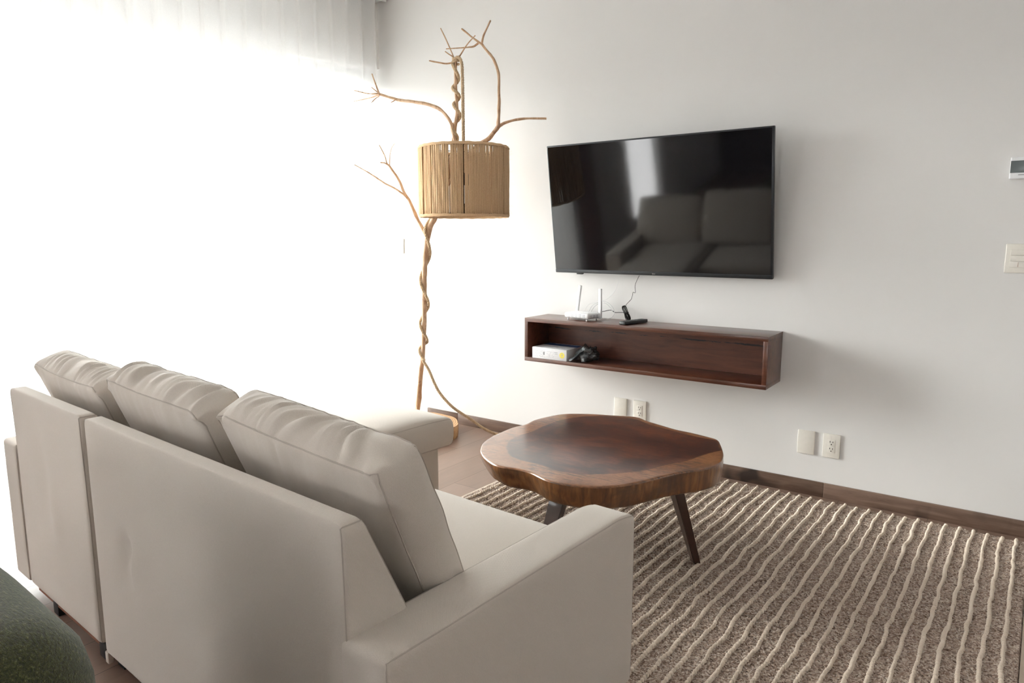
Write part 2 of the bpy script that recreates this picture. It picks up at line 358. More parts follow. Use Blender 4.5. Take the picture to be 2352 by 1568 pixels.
BR={
 'trunk':[(0.4, -0.35, 0.029, 0.021), (0.422, -0.354, 0.134, 0.019), (0.449, -0.364, 0.214, 0.0175), (0.502, -0.39, 0.434, 0.0145), (0.541, -0.408, 0.578, 0.0145), (0.591, -0.443, 0.853, 0.0155), (0.619, -0.468, 1.051, 0.016), (0.653, -0.486, 1.193, 0.016), (0.694, -0.501, 1.306, 0.017), (0.739, -0.509, 1.367, 0.0165), (0.794, -0.52, 1.45, 0.0155), (0.839, -0.525, 1.532, 0.0145), (0.872, -0.525, 1.625, 0.0125), (0.899, -0.525, 1.728, 0.0105), (0.91, -0.525, 1.797, 0.01), (0.92, -0.525, 1.854, 0.0095), (0.933, -0.525, 1.921, 0.009), (0.931, -0.525, 1.978, 0.0085), (0.926, -0.525, 2.035, 0.0082), (0.924, -0.525, 2.125, 0.0078), (0.928, -0.525, 2.185, 0.0075), (0.935, -0.525, 2.208, 0.004)],
 'left':[(0.917, -0.525, 1.773, 0.009), (0.911, -0.536, 1.822, 0.009), (0.911, -0.547, 1.862, 0.0095), (0.885, -0.558, 1.909, 0.009), (0.844, -0.569, 1.946, 0.009), (0.781, -0.58, 1.973, 0.0088), (0.684, -0.591, 1.997, 0.0085), (0.584, -0.602, 2.015, 0.008), (0.516, -0.613, 2.036, 0.0075), (0.453, -0.624, 2.057, 0.007), (0.438, -0.635, 2.069, 0.005)],
 'lt1':[(0.453, -0.635, 2.059, 0.005), (0.416, -0.625, 2.117, 0.0045), (0.378, -0.615, 2.181, 0.0035)],
 'lt2':[(0.453, -0.635, 2.059, 0.005), (0.387, -0.655, 2.065, 0.0042), (0.293, -0.675, 2.09, 0.0035)],
 'lt3':[(0.459, -0.635, 2.055, 0.0045), (0.343, -0.615, 2.051, 0.004), (0.194, -0.595, 2.053, 0.003)],
 'lt4':[(0.453, -0.635, 2.048, 0.003), (0.432, -0.655, 2.027, 0.0025), (0.413, -0.675, 1.997, 0.002)],
 'lt5':[(0.448, -0.635, 2.064, 0.003), (0.424, -0.64, 2.082, 0.0028), (0.403, -0.645, 2.099, 0.0025)],
 'lt6':[(0.558, -0.615, 2.019, 0.0035), (0.551, -0.62, 2.012, 0.003), (0.535, -0.625, 2.006, 0.0025)],
 'right':[(0.839, -0.525, 1.532, 0.012), (0.923, -0.518, 1.611, 0.0125), (1.01, -0.511, 1.694, 0.0125), (1.05, -0.504, 1.739, 0.012), (1.124, -0.496, 1.775, 0.0115), (1.181, -0.489, 1.83, 0.0105), (1.179, -0.482, 1.854, 0.0095), (1.178, -0.475, 1.906, 0.0088), (1.175, -0.468, 1.966, 0.008), (1.168, -0.461, 2.027, 0.0075), (1.163, -0.454, 2.101, 0.0075), (1.131, -0.446, 2.173, 0.0075), (1.097, -0.439, 2.215, 0.0072), (1.058, -0.432, 2.252, 0.007), (1.028, -0.425, 2.284, 0.0068)],
 'rt1':[(1.028, -0.425, 2.282, 0.0055), (1.033, -0.418, 2.325, 0.005), (1.048, -0.412, 2.357, 0.0048), (1.072, -0.405, 2.402, 0.0045)],
 'rt2':[(1.028, -0.425, 2.282, 0.0055), (0.994, -0.438, 2.308, 0.005), (0.96, -0.452, 2.337, 0.0045), (0.921, -0.465, 2.37, 0.0045)],
 'rt3':[(1.003, -0.425, 2.291, 0.005), (0.989, -0.445, 2.274, 0.005), (0.965, -0.465, 2.269, 0.0038), (0.906, -0.485, 2.269, 0.003), (0.844, -0.505, 2.27, 0.0028)],
 'rside':[(1.163, -0.465, 1.835, 0.008), (1.208, -0.442, 1.86, 0.007), (1.277, -0.42, 1.871, 0.006), (1.344, -0.397, 1.871, 0.0055), (1.412, -0.375, 1.867, 0.0052)],
 'c1':[(0.918, -0.525, 2.194, 0.004), (0.917, -0.535, 2.218, 0.0035), (0.886, -0.545, 2.291, 0.003), (0.85, -0.555, 2.364, 0.0028)],
 'c2':[(0.939, -0.525, 2.199, 0.0045), (0.954, -0.518, 2.22, 0.004), (1.003, -0.512, 2.273, 0.003), (1.047, -0.505, 2.307, 0.0028)],
 'c3':[(0.924, -0.525, 2.205, 0.004), (0.923, -0.542, 2.21, 0.0035), (0.907, -0.558, 2.223, 0.003), (0.896, -0.575, 2.235, 0.0028)],
 'c4':[(0.928, -0.525, 2.186, 0.0045), (0.888, -0.555, 2.178, 0.0042), (0.853, -0.585, 2.183, 0.0038), (0.818, -0.615, 2.191, 0.0035)],
 'low':[(0.669, -0.495, 1.256, 0.011), (0.657, -0.506, 1.293, 0.0105), (0.627, -0.521, 1.35, 0.01), (0.604, -0.537, 1.416, 0.0095), (0.585, -0.551, 1.469, 0.009), (0.566, -0.56, 1.498, 0.0085), (0.54, -0.567, 1.556, 0.008), (0.519, -0.574, 1.597, 0.0075), (0.492, -0.581, 1.634, 0.007), (0.465, -0.588, 1.668, 0.0065), (0.452, -0.595, 1.68, 0.005)],
 'll1':[(0.577, -0.56, 1.485, 0.0065), (0.524, -0.581, 1.527, 0.0055), (0.447, -0.603, 1.566, 0.005), (0.333, -0.624, 1.632, 0.0045), (0.239, -0.645, 1.681, 0.004)],
 'll2':[(0.459, -0.595, 1.676, 0.0048), (0.431, -0.585, 1.723, 0.0042), (0.379, -0.575, 1.79, 0.003)],
 'll3':[(0.478, -0.595, 1.659, 0.003), (0.494, -0.605, 1.717, 0.0025), (0.52, -0.615, 1.759, 0.002), (0.555, -0.625, 1.781, 0.0015)],
 'll4':[(0.461, -0.595, 1.672, 0.0045), (0.453, -0.61, 1.681, 0.004), (0.436, -0.625, 1.683, 0.0035)],
}
SPT=[(2.18, 0), (2.102, 0.5), (2.051, 1), (2.008, 1.5), (1.967, 2), (1.904, 2.5), (1.849, 3), (1.789, 3.5)]
SPB=[(1.323, 0), (1.16, 0.5), (1.007, 1), (0.854, 1.5), (0.74, 2), (0.622, 2.5), (0.574, 3), (0.507, 3.35)]

# ---------------------------------------------------------------- room shell
CEIL = 2.88
def struct(name, L, mat, bev=0, parent=None):
    o = boxes(name, L, mat, parent, bev)
    if not parent: o['kind'] = 'structure'
    return o
struct('floor', [(-1.2, -.2, -2.84, .12, -.1, 0), (-.32, 5.1, -7.2, -2.84, -.1, 0), (-.2, 5.1, -2.84, .12, -.1, 0)], M['floor'])
struct('ceiling', [(-1.2, -.2, -2.84, .12, CEIL, CEIL + .1), (-.32, 5.1, -7.2, -2.84, CEIL, CEIL + .1), (-.2, 5.1, -2.84, .12, CEIL, CEIL + .1)], M['ceil'])
struct('wall_far', [(-.36, 5.1, 0, .12, 0, CEIL)], M['wall'])
struct('wall_right', [(5.0, 5.1, -7.2, 0, 0, CEIL)], M['wall'])
struct('wall_near', [(-.32, 2.2, -7.2, -7.1, 0, CEIL), (3.25, 5.0, -7.2, -7.1, 0, CEIL), (2.2, 3.25, -7.2, -7.1, 0, .8), (2.2, 3.25, -7.2, -7.1, 1.75, CEIL)], M['nearwall'])
w3 = empty('added_fill_window', (2.725, -7.15, .8)); w3['kind'] = 'structure'  # added out-of-view window, there only to send fill light onto the sofa back
boxes('window_frame', [(-.525, -.48, -.03, .03, 0, .95), (.48, .525, -.03, .03, 0, .95), (-.48, .48, -.03, .03, 0, .045), (-.48, .48, -.03, .03, .905, .95)], M['alu'], w3, .003)
boxes('frosted_pane', [(-.48, .48, -.003, .003, .045, .905)], M['frost'], w3)
struct('wall_left', [(-.32, -.2, -7.1, -4.95, 0, CEIL), (-.32, -.2, -4.1, -2.84, 0, CEIL), (-.32, -.2, -4.95, -4.1, 0, .12), (-.32, -.2, -4.95, -4.1, 2.25, CEIL),
                     (-1.15, -.2, -2.84, -2.72, 0, CEIL)], M['wall'])
# glazed side: set at an angle to the far wall
PA = Vector((-.2, 0, 0)); ANG = math.atan2(-.96, -.281); LW = 2.82
def oblique(name, L, mat, parent=None, bev=0):   # boxes in (s along the glazing, t outward, z)
    o = boxes(name, L, mat, parent, bev); return o
win = empty('window_1', PA, ANG); win['kind'] = 'structure'
wl_ = boxes('wall_left_header', [(-.04, LW, -.12, 0, 2.4, CEIL)], M['wall']); wl_.name = 'wall_window_side'; wl_.location = PA; wl_.rotation_euler = (0, 0, ANG); wl_['kind'] = 'structure'
fr = []
for s in (0.012, .93, 1.86, 2.77): fr.append((s - .025, s + .025, -.09, -.04, .0, 2.4))
fr += [(0, LW - .02, -.09, -.04, 0, .06), (0, LW - .02, -.10, -.03, 2.28, 2.388)]
boxes('window_frame', fr, M['alu'], win, .003)
for k, (a, b) in enumerate(((.04, .90), (.96, 1.83), (1.89, 2.74))):
    boxes('glass_pane', [(a, b, -.068, -.062, .06, 2.28)], M['glass'], win)
w2 = empty('window_2', (-.26, -4.525, 0)); w2['kind'] = 'structure'
boxes('window_frame', [(-.03, .03, -.425, -.385, .12, 2.25), (-.03, .03, .385, .425, .12, 2.25), (-.03, .03, -.385, .385, .12, .16), (-.03, .03, -.385, .385, 2.21, 2.25)], M['alu'], w2, .003)
boxes('frosted_pane', [(-.003, .003, -.385, .385, .16, 2.21)], M['frost'], w2)
o = boxes('terrace_floor', [(-90, -1.2, -70, 70, -.15, -.05), (-1.2, -.36, .12, 70, -.15, -.05), (-1.2, -.32, -70, -2.84, -.15, -.05)], M['stone']); o['kind'] = 'structure'
portal('daylight_portal', (LW, 2.4), (PA.x + math.cos(ANG) * LW / 2 - .96 * .14, PA.y + math.sin(ANG) * LW / 2 + .281 * .14, 1.2), (R(90), 0, R(-106.3)))
portal('daylight_portal', (1.05, .95), (2.725, -7.23, 1.275), (R(90), 0, 0))  # portal for the added fill window in the near wall
portal('daylight_portal', (.85, 2.15), (-.36, -4.525, 1.18), (R(90), 0, R(-90)))
# skirting along the far wall, in boards with butt joints
bb = [.2, .478, 1.02, 1.9, 2.795, 4.1, 5.0]
boxes('baseboard_far', [(a + .0006, b - .0006, -.013, 0, 0, .073) for a, b in zip(bb, bb[1:])], M['base'], bev=.0015)['kind'] = 'structure'
boxes('baseboard_right', [(4.987, 5.0, -7.1, -.014, 0, .073)], M['base'])['kind'] = 'structure'

# ---------------------------------------------------------------- sheer curtain on its ceiling track
tr = boxes('curtain_track', [(-.235, -.085, -2.74, -.02, 2.825, CEIL - .001), (-.225, -.215, -2.74, -.02, 2.81, 2.825), (-.105, -.095, -2.74, -.02, 2.81, 2.825)], M['alu'])
setp(tr, 'white curtain track on the ceiling along the window side', 'curtain track')
def curtain(name, y0, y1, x, mat, lam=.125, amp=.040, zt=2.815, z0=.012, label='', cat='curtain', seed=0):
    ny = int((y1 - y0) / .006); nz = 36; V = []; F = []
    for i in range(ny + 1):
        y = y0 + (y1 - y0) * i / ny
        for j in range(nz + 1):
            t = j / nz; z = z0 + (zt - z0) * t
            yy = y + .012 * noise.noise(Vector((y * 2.2, seed, z * .5)))
            ph = 2 * math.pi * yy / lam + .5 * noise.noise(Vector((y * 3, 3 + seed, z * .25)))
            a = amp * (1 + .25 * noise.noise(Vector((y * 5, 9, z * .4))))
            V.append((x + a * (.8 * math.sin(ph) + .3 * math.sin(2 * ph + .7)), y + .35 * a * math.cos(ph) * .6, z))
    for i in range(ny):
        for j in range(nz):
            q = i * (nz + 1) + j; F.append((q, q + nz + 1, q + nz + 2, q + 1))
    r = empty(name, (0, 0, 0), 0, label, cat)
    mesh('curtain_cloth', V, F, mat, r)
    return r, V
cr, _ = curtain('sheer_curtain', -2.70, -.035, -.155, M['sheer'], label='long white pleated sheer curtain glowing in front of the window')
dr, _ = curtain('drape', -3.16, -2.80, -.13, M['drape'], lam=.09, amp=.022, zt=2.8, label='taupe drape hanging at the near end of the sheer curtain', seed=4)
boxes('curtain_rod', [(-.15, -.11, -3.2, -2.76, 2.80, CEIL - .001)], M['alu'], dr)
# ---------------------------------------------------------------- wall plates
def plate(x0, x1, z0, z1, label, cat, kind, group=None):
    w, h = x1 - x0, z1 - z0
    t = empty(kind, ((x0 + x1) / 2, 0, (z0 + z1) / 2), 0, label, cat, group)
    boxes('cover_plate', [(-w / 2, w / 2, -.008, 0, -h / 2, h / 2)], M['ivory'], t, .003, 3)
    return t
def outlet(x0, x1, z0, z1, label):
    t = plate(x0, x1, z0, z1, label, 'outlet', 'wall_outlet')
    for s in (1, -1):
        f = boxes('receptacle', [(-.0165, .0165, -.0095, -.0075, s * .0165 - .0155, s * .0165 + .0155)], M['ivory'], t, .001)
        V = []; F = []
        for b in ((-.0075, -.0052, .001, .009), (.0050, .0073, .001, .008)):
            v, q = boxvf(b[0], b[1], -.0101, -.0094, s * .0165 + b[2], s * .0165 + b[3], len(V)); V += v; F += q
        c = [(.0, s * .0165 - .0075)]; n0 = len(V)
        for (cx, cz) in c:
            for yy in (-.0101, -.0094):
                for k in range(10): V.append((cx + .0026 * math.cos(k * .628), yy, cz + .0026 * math.sin(k * .628)))
            F.append(tuple(n0 + k for k in range(10))); F += [(n0 + k, n0 + (k + 1) % 10, n0 + 10 + (k + 1) % 10, n0 + 10 + k) for k in range(10)]
        mesh('slots', V, F, M['slot'], f, smooth=False)
    return t
plate(1.653, 1.733, .228, .346, 'blank ivory wall plate peeking over the coffee table, under the shelf', 'wall plate', 'blank_wall_plate')
outlet(1.774, 1.854, .228, .346, 'ivory double outlet partly hidden behind the coffee table edge')
plate(2.662, 2.741, .203, .321, 'blank ivory wall plate low on the wall, right of the shelf', 'wall plate', 'blank_wall_plate')
outlet(2.778, 2.856, .203, .321, 'ivory double outlet fully visible low on the wall above the rug')
t = plate(-.075, .0, 1.146, 1.248, 'small white wall plate by the curtain, almost lost in the glare', 'wall plate', 'blank_wall_plate')
t = plate(3.42, 3.54, 1.11, 1.228, 'ivory light switch with three stacked rockers at the right edge', 'light switch', 'light_switch')
for k in range(3): boxes('rocker', [(-.043, .043, -.0125, -.0075, -.036 + k * .0243, -.0127 + k * .0243)], M['ivory'], t, .0015)
boxes('pilot_mark', [(-.0155, -.0145, -.0131, -.0124, -.034, -.015)], plain('orange_brown_mark', (.35, .13, .06)), t)
t = empty('thermostat', (3.467, 0, 1.529), 0, 'white wall thermostat with grey screen above the light switch', 'thermostat')
boxes('housing', [(-.062, .062, -.024, 0, -.043, .043)], M['white'], t, .004, 3)
boxes('display', [(-.0605, .0605, -.0255, -.0235, -.019, .0285)], M['lcd'], t, .0008)
boxes('indicator_slot', [(-.033, .033, -.0247, -.0235, -.0285, -.0265)], M['inkd'], t)

# ---------------------------------------------------------------- television, tilted forward on the wall
TW, TH = 1.233, .714; tilt = math.atan2(.113, .705)
tv = empty('television', (1.8975, -.057, 1.053), 0, 'large black flat television tilted forward on the white wall', 'television'); tv.rotation_euler = (tilt, 0, 0)
boxes('housing', [(-TW / 2, TW / 2, 0, .022, 0, TH)], M['bezel'], tv, .004, 2)
boxes('rear_cover', [(-TW * .36, TW * .36, .020, .045, .08, TH * .62)], M['dark'], tv, .006)
boxes('screen', [(-TW / 2 + .008, TW / 2 - .010, -.0012, .002, .022, TH - .008)], M['screen'], tv)
boxes('bottom_bezel', [(-TW / 2 + .002, TW / 2 - .002, -.003, .004, .002, .021)], M['bezel'], tv, .001)
boxes('sensor', [(-.475, -.435, -.004, .012, -.006, .003)], M['dark'], tv, .002)
mnt = boxes('wall_bracket', [(-.2, .2, .044, .05, .25, .5)], M['dark'], tv)
for x in (-.15, .15): boxes('bracket_arm', [(x - .02, x + .02, .05, .085, .22, .44)], M['dark'], tv)
cd = bpy.data.curves.new('logo_text', 'FONT'); cd.body = 'LG'; cd.size = .0125; cd.align_x = 'LEFT'; cd.extrude = .0003
lt = bpy.data.objects.new('logo_text_tmp', cd); COL.objects.link(lt)
bpy.context.view_layer.update(); me = bpy.data.meshes.new_from_object(lt); bpy.data.objects.remove(lt, do_unlink=True); me.materials.clear(); me.materials.append(M['logo'])
lo = bpy.data.objects.new('logo', me); COL.objects.link(lo); lo.parent = tv; lo.location = (.0, -.0036, .0075); lo.rotation_euler = (R(90), 0, 0); lo.scale = (.6, .6, 1)
P = [(-.0045 + .0033 * math.cos(a), -.0036, .0102 + .0033 * math.sin(a)) for a in np.linspace(0, 2 * math.pi, 17)[:-1]]
tubes('logo_ring', [(P, .0005), ([(-.0045, -.0036, .0118), (-.0045, -.0036, .009), (-.003, -.0036, .009)], .0004)], M['logo'], tv, 5)

# ---------------------------------------------------------------- floating shelf and what is on it
sh = empty('wall_shelf', (1.877, 0, .548), 0, 'long open walnut box shelf mounted on the wall under the television', 'shelf')
SW, SD, SH, T = .685, .25, .25, .022
boxes('top_board', [(-SW, SW, -SD, 0, SH - T, SH)], M['shelf'], sh, .001)
boxes('bottom_board', [(-SW, SW, -SD, 0, 0, T)], M['shelf'], sh, .001)
for s in (-1, 1): boxes('side_board', [(min(s * SW, s * (SW - T)), max(s * SW, s * (SW - T)), -SD + .0003, 0, T - .0005, SH - T + .0005)], M['shelf'], sh, .0008)
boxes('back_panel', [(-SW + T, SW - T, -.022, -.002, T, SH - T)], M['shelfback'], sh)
STOP = .798
# router
rt = empty('router', (1.508, -.135, STOP), R(-8), 'white router with two upright antennas on top of the shelf', 'router')
bd = boxes('body', [(-.085, .085, -.060, .060, .010, .041)], M['white'], rt, .011, 4)
v = []; v2 = []
for c in range(5):
    for r_ in range(5): v.append((-.062 + c * .027, -.062 + c * .027 + .019, -.0606, -.0592, .0175 + r_ * .004, .019 + r_ * .004))
for c in range(3):
    for r_ in range(5): v2.append((.0842, .0856, -.04 + c * .027, -.04 + c * .027 + .019, .0165 + r_ * .0034, .0178 + r_ * .0034))
boxes('front_vents', v, M['grey'], bd)
boxes('side_vents', v2, M['grey'], bd)
boxes('top_panel', [(-.055, .055, -.02, .045, .0405, .0420)], M['white'], bd, .0008)
for x, y in ((-.065, -.045), (.065, -.045), (.065, .045), (-.065, .045)): boxes('foot', [(x - .003, x + .003, y - .003, y + .003, 0, .0125)], M['white'], rt)
for s, lean, bz in ((-1, 8, .034), (1, -1, .02)):
    a = boxes('antenna', [(-.0095, .0095, -.0065, .0065, 0, .155)], M['white'], rt, .003, 3)
    a.location = (s * (.087 if s > 0 else .078), .05, bz); a.rotation_euler = (0, R(lean), 0)
    boxes('hinge', [(-.009, .009, -.007, .007, -.012, .012)], M['white'], a, .003)
def cable(name, L, mat, r, label, cat='cable'):
    o = tubes(name, [(catmull(p, 6), r) for p in L], mat, None, 6); return setp(o, label, cat)
cable('white_cable', [[(1.697, -.03, 1.049), (1.694, -.042, 1.040), (1.681, -.045, 1.005), (1.658, -.04, .96), (1.632, -.04, .93), (1.605, -.04, .909), (1.555, -.045, .892), (1.51, -.05, .881), (1.494, -.06, .863), (1.488, -.072, .838), (1.488, -.085, .826)]], M['cablew'], .0011, 'thin white wire dropping from the television to the router')
cable('white_cable', [[(1.507, -.078, .822), (1.509, -.058, .839), (1.516, -.05, .862), (1.539, -.045, .883), (1.572, -.04, .896), (1.605, -.04, .895), (1.638, -.045, .879), (1.661, -.05, .855), (1.664, -.05, .834), (1.648, -.05, .813), (1.621, -.055, .8015), (1.585, -.07, .802), (1.57, -.085, .815), (1.548, -.09, .822)],
                      [(1.526, -.08, .826), (1.53, -.06, .85), (1.548, -.05, .875), (1.58, -.046, .888), (1.61, -.046, .885), (1.635, -.05, .866), (1.655, -.056, .85)]], M['cablew'], .0019, 'white network cable looping behind the router')
cable('black_cable', [[(1.803, -.035, 1.049), (1.801, -.045, 1.038), (1.784, -.045, .997), (1.784, -.04, .959), (1.779, -.04, .955), (1.770, -.04, .956), (1.763, -.04, .924), (1.75, -.04, .907), (1.735, -.045, .89), (1.731, -.047, .878)]], M['rubber'], .0013, 'thin kinked black wire hanging from the television over the shelf')
# coiled black power cord leaning against the wall
loops = []
for k in range(6):
    w_ = .011 + .003 * random.random(); ox = (k - 2.5) * .0028; P = []
    ax = Vector((.036, .0, -.080)).normalized(); sd_ = Vector((ax.z, 0, -ax.x))
    c0 = Vector((1.742, -.055, .8425))
    for a in np.linspace(0, 2 * math.pi, 26)[:-1]:
        L_ = .0425 * math.cos(a); wd = w_ * math.sin(a) * (.35 + .65 * abs(math.cos(a)) ** .8)
        p = c0 + ax * L_ + sd_ * (wd + ox * .6); P.append((p.x, p.y + .006 * math.sin(k * 2.1 + a) - k * .0012, max(p.z, .8003)))
    loops.append((np.array(P), .0021))
V = []; F = []
for P, r_ in loops:
    v, f = tubevf(P, r_, 6, len(V), True); V += v; F += f
v, f = tubevf(catmull([(1.560, -.075, .826), (1.576, -.07, .838), (1.601, -.06, .843), (1.642, -.05, .852), (1.666, -.05, .841), (1.693, -.05, .842), (1.73, -.052, .844)], 5), .0018, 6, len(V)); V += v; F += f
v, f = tubevf([(1.742 + .012 * math.cos(a), -.058 + .011 * math.sin(a), .843 + .004 * math.cos(a)) for a in np.linspace(0, 6.283, 13)[:-1]], .0022, 6, len(V), True); V += v; F += f
setp(mesh('coiled_power_cord', V, F, M['rubber'], sharp=60), 'bundled black power cord standing against the wall beside the router', 'cord')
# remote
rm = empty('remote_control', (1.826, -.140, STOP), math.atan2(.185, .045) - math.pi / 2, 'black remote control lying on top of the shelf', 'remote')
boxes('body', [(-.021, .021, -.095, .095, .001, .019)], M['dark'], rm, .004, 3)
boxes('keypad', [(-.012 + .009 * i, -.006 + .009 * i, -.07 + .013 * j, -.063 + .013 * j, .0188, .0203) for i in range(3) for j in range(11)], plain('dark_grey_keys', (.06, .065, .065), .5), rm)
# carton inside the shelf
SB = .548 + T
bx = empty('product_box', (1.359, -.151, SB), 0, 'flat white product carton with a yellow round sticker inside the shelf', 'box')
boxes('carton', [(-.115, .115, -.096, .096, 0, .0635)], M['card'], bx, .0015)
boxes('blue_band', [(-.1149, .1149, .02, .078, .0632, .0639), (-.1149, -.07, .078, .09, .0632, .0638)], M['blue'], bx)
V = [(.094 - .0085 + .0165 * math.cos(a), -.0966, .031 + .0165 * math.sin(a)) for a in np.linspace(0, 6.283, 29)[:-1]]
mesh('round_sticker', V + [(x, -.0958, z) for x, y, z in V], [tuple(range(28))] + [(k, (k + 1) % 28, 28 + (k + 1) % 28, 28 + k) for k in range(28)], M['yellow'], bx, smooth=False)
boxes('sticker_print', [(.080, .091, -.0969, -.0964, .029, .033), (.078, .093, -.0969, -.0964, .039, .0405), (.078, .092, -.0969, -.0964, .022, .0235)], M['ink'], bx)
L = []
for row in range(7):
    x = -.1
    while x < -.03:
        w_ = random.uniform(.003, .011)
        if random.random() < .62: L.append((x, x + w_ * .8, -.0965, -.0961, .047 - row * .006, .0484 - row * .006))
        x += w_
    x = -.015
    while x < .03:
        w_ = random.uniform(.003, .009)
        if random.random() < .6: L.append((x, x + w_ * .8, -.0965, -.0961, .045 - row * .005, .0462 - row * .005))
        x += w_
L += [(-.04, -.030, -.0965, -.0961, .024, .040), (.034, .056, -.0965, -.0961, .042, .045), (.038, .056, -.0965, -.0961, .034, .0365)]
boxes('label_print', L, M['ink'], bx)
boxes('top_print', [(.03, .05, -.07, -.064, .0632, .0638), (.06, .085, -.062, -.056, .0632, .0638), (-.08, .02, -.035, -.028, .0632, .0638)], M['ink'], bx)
# crumpled plastic bag with a cable in it
V = []; F = []; nu, nv = 44, 28
for i in range(nu):
    a = 2 * math.pi * i / nu
    for j in range(nv + 1):
        b = -math.pi / 2 + math.pi * j / nv
        d = Vector((math.cos(a) * math.cos(b), math.sin(a) * math.cos(b), math.sin(b)))
        r_ = 1 + .5 * noise.noise(d * 1.7 + Vector((4.2, 1, 7))) + .35 * abs(noise.noise(d * 4 + Vector((1, 5, 2)))) + .18 * noise.noise(d * 11)
        p = Vector((d.x * .052, d.y * .045, d.z * .042)) * r_
        p.x += .25 * (p.z) ; p.z = max(p.z + .032, .0015 + .0008 * (1 + noise.noise(d * 20)))
        V.append(p)
for i in range(nu):
    for j in range(nv):
        q = i * (nv + 1) + j; r2 = ((i + 1) % nu) * (nv + 1) + j; F.append((q, r2, r2 + 1, q + 1))
bg_ = empty('plastic_bag', (1.560, -.165, SB + .0005), 0, 'crumpled smoky plastic bag beside the white carton inside the shelf', 'plastic bag')
mesh('bag_film', V, F, M['bag'], bg_)
def film(pts, w0, w1, name='bag_corner', seed=0):
    P = catmull(pts, 8); n = len(P); V = []; F = []; m = 8
    T_, N_, B_ = frames(P)
    for i in range(n):
        t = i / (n - 1); w = w0 + (w1 - w0) * t
        for s in (1, -1):
            for k in range(m):
                u_ = -1 + 2 * k / (m - 1)
                q = P[i] + N_[i] * w * u_ * 1 + B_[i] * (.004 * (1 - u_ * u_) * s + .006 * noise.noise(Vector((u_ * 2 + seed, t * 4, s * .2))))
                V.append(q)
        
    for i in range(n - 1):
        for s in (0, 1):
            for k in range(m - 1):
                a = i * 2 * m + s * m + k; F.append((a, a + 1, a + 1 + 2 * m, a + 2 * m))
    return mesh(name, V, F, M['bag'], bg_)
film([(-.01, -.02, .075), (-.03, -.04, .05), (-.05, -.07, .022), (-.068, -.082, .006)], .030, .012, seed=1)
film([(0, -.02, .06), (.008, -.05, .035), (.022, -.078, .008)], .028, .013, seed=2)
film([(0, 0, .05), (-.008, .0, .075), (-.022, -.005, .088)], .02, .030, seed=3)
tubes('bagged_cable', [(catmull([(.012 * math.cos(k) * (1.5 + .2 * k), -.01 + .014 * math.sin(k * 1.3), .02 + .006 * k) for k in range(8)], 5), .003)], M['rubber'], bg_, 6)

# ---------------------------------------------------------------- rug
rg = empty('rug', (0, 0, 0), 0, 'woven rug in heathered brown with raised cream stripes', 'rug')
RY0, RY1 = -1.895, -.085
def rx(s, y): return 1.415 + s + .037 * (y + .09)
RWD = 2.185
nx, ny = 470, 430
S, Yg = np.meshgrid(np.linspace(0, RWD, nx), np.linspace(RY0, RY1, ny), indexing='ij')
h = rng.normal(size=(nx, ny))
def blur(a, k=1):
    for _ in range(k):
        a = (a + np.roll(a, 1, 0) + np.roll(a, -1, 0) + np.roll(a, 1, 1) + np.roll(a, -1, 1)) / 5
    return a
h = blur(h, 1); h /= h.std(); lo_ = blur(rng.normal(size=(nx, ny)), 40); lo_ /= lo_.std()
Z = .0125 + .0018 * h + .0008 * lo_
edge = np.minimum(np.minimum(S, RWD - S), np.minimum(Yg - RY0, RY1 - Yg)); Z = np.where(edge < .003, .001, Z)
X = 1.415 + S + .037 * (Yg + .09)
V = np.stack([X, Yg, Z], -1).reshape(-1, 3)
i, j = np.meshgrid(np.arange(nx - 1), np.arange(ny - 1), indexing='ij'); a = (i * ny + j).ravel()
Fq = np.stack([a, a + ny, a + ny + 1, a + 1], 1)
me = bpy.data.meshes.new('pile'); me.vertices.add(len(V)); me.vertices.foreach_set('co', V.ravel().astype(np.float32))
me.loops.add(len(Fq) * 4); me.loops.foreach_set('vertex_index', Fq.ravel().astype(np.int32))
me.polygons.add(len(Fq)); me.polygons.foreach_set('loop_start', (np.arange(len(Fq)) * 4).astype(np.int32)); me.polygons.foreach_set('use_smooth', np.ones(len(Fq), bool))
me.update(calc_edges=True); me.materials.append(M['pile']); po = bpy.data.objects.new('pile', me); COL.objects.link(po); po.parent = rg
# raised cord stripes: rows of small wool loops
A_, B_ = 8, 3
sph = []; sf = []
for b in range(1, 4):
    for k in range(A_): th = math.pi * b / 4 * 1.0; sph.append((math.sin(th) * math.cos(2 * math.pi * k / A_), math.sin(th) * math.sin(2 * math.pi * k / A_), math.cos(th)))
sph.append((0, 0, 1)); sph.append((0, 0, -1))
for b in range(2):
    for k in range(A_): l = (k + 1) % A_; sf.append((b * A_ + k, (b + 1) * A_ + k, (b + 1) * A_ + l, b * A_ + l))
tris = [(24, k, (k + 1) % A_) for k in range(A_)] + [(25, 16 + (k + 1) % A_, 16 + k) for k in range(A_)]
sph = np.array(sph); VV = []; FF = []; off = 0
ns = 43
for q in range(ns):
    s0 = .042 + q * (RWD - .084) / (ns - 1); y = RY0 + .008; ph = random.random() * 50
    while y < RY1 - .006:
        wob = .0095 * noise.noise(Vector((y * 6.5, q * .16, 1))) + .0045 * noise.noise(Vector((y * 19, q * 1.7, 1)))
        big = 1 + .3 * noise.noise(Vector((y * 5, q * 3.1, 8))); L_ = .0074 * random.uniform(.85, 1.2)
        smooth = noise.noise(Vector((y * 3, q * 2.3, 2))) > .22
        hh = random.uniform(.9, 1.1)
        P = sph * np.array([.0070 * big * random.uniform(.88, 1.12), L_ * (1.3 if smooth else .97), .0085 * hh]) + np.array([rx(s0 + wob, y), y, .0160])
        VV.append(P); FF += [tuple(v + off for v in f) for f in sf + tris]; off += 26; y += L_ * (1.5 if smooth else 2.02)
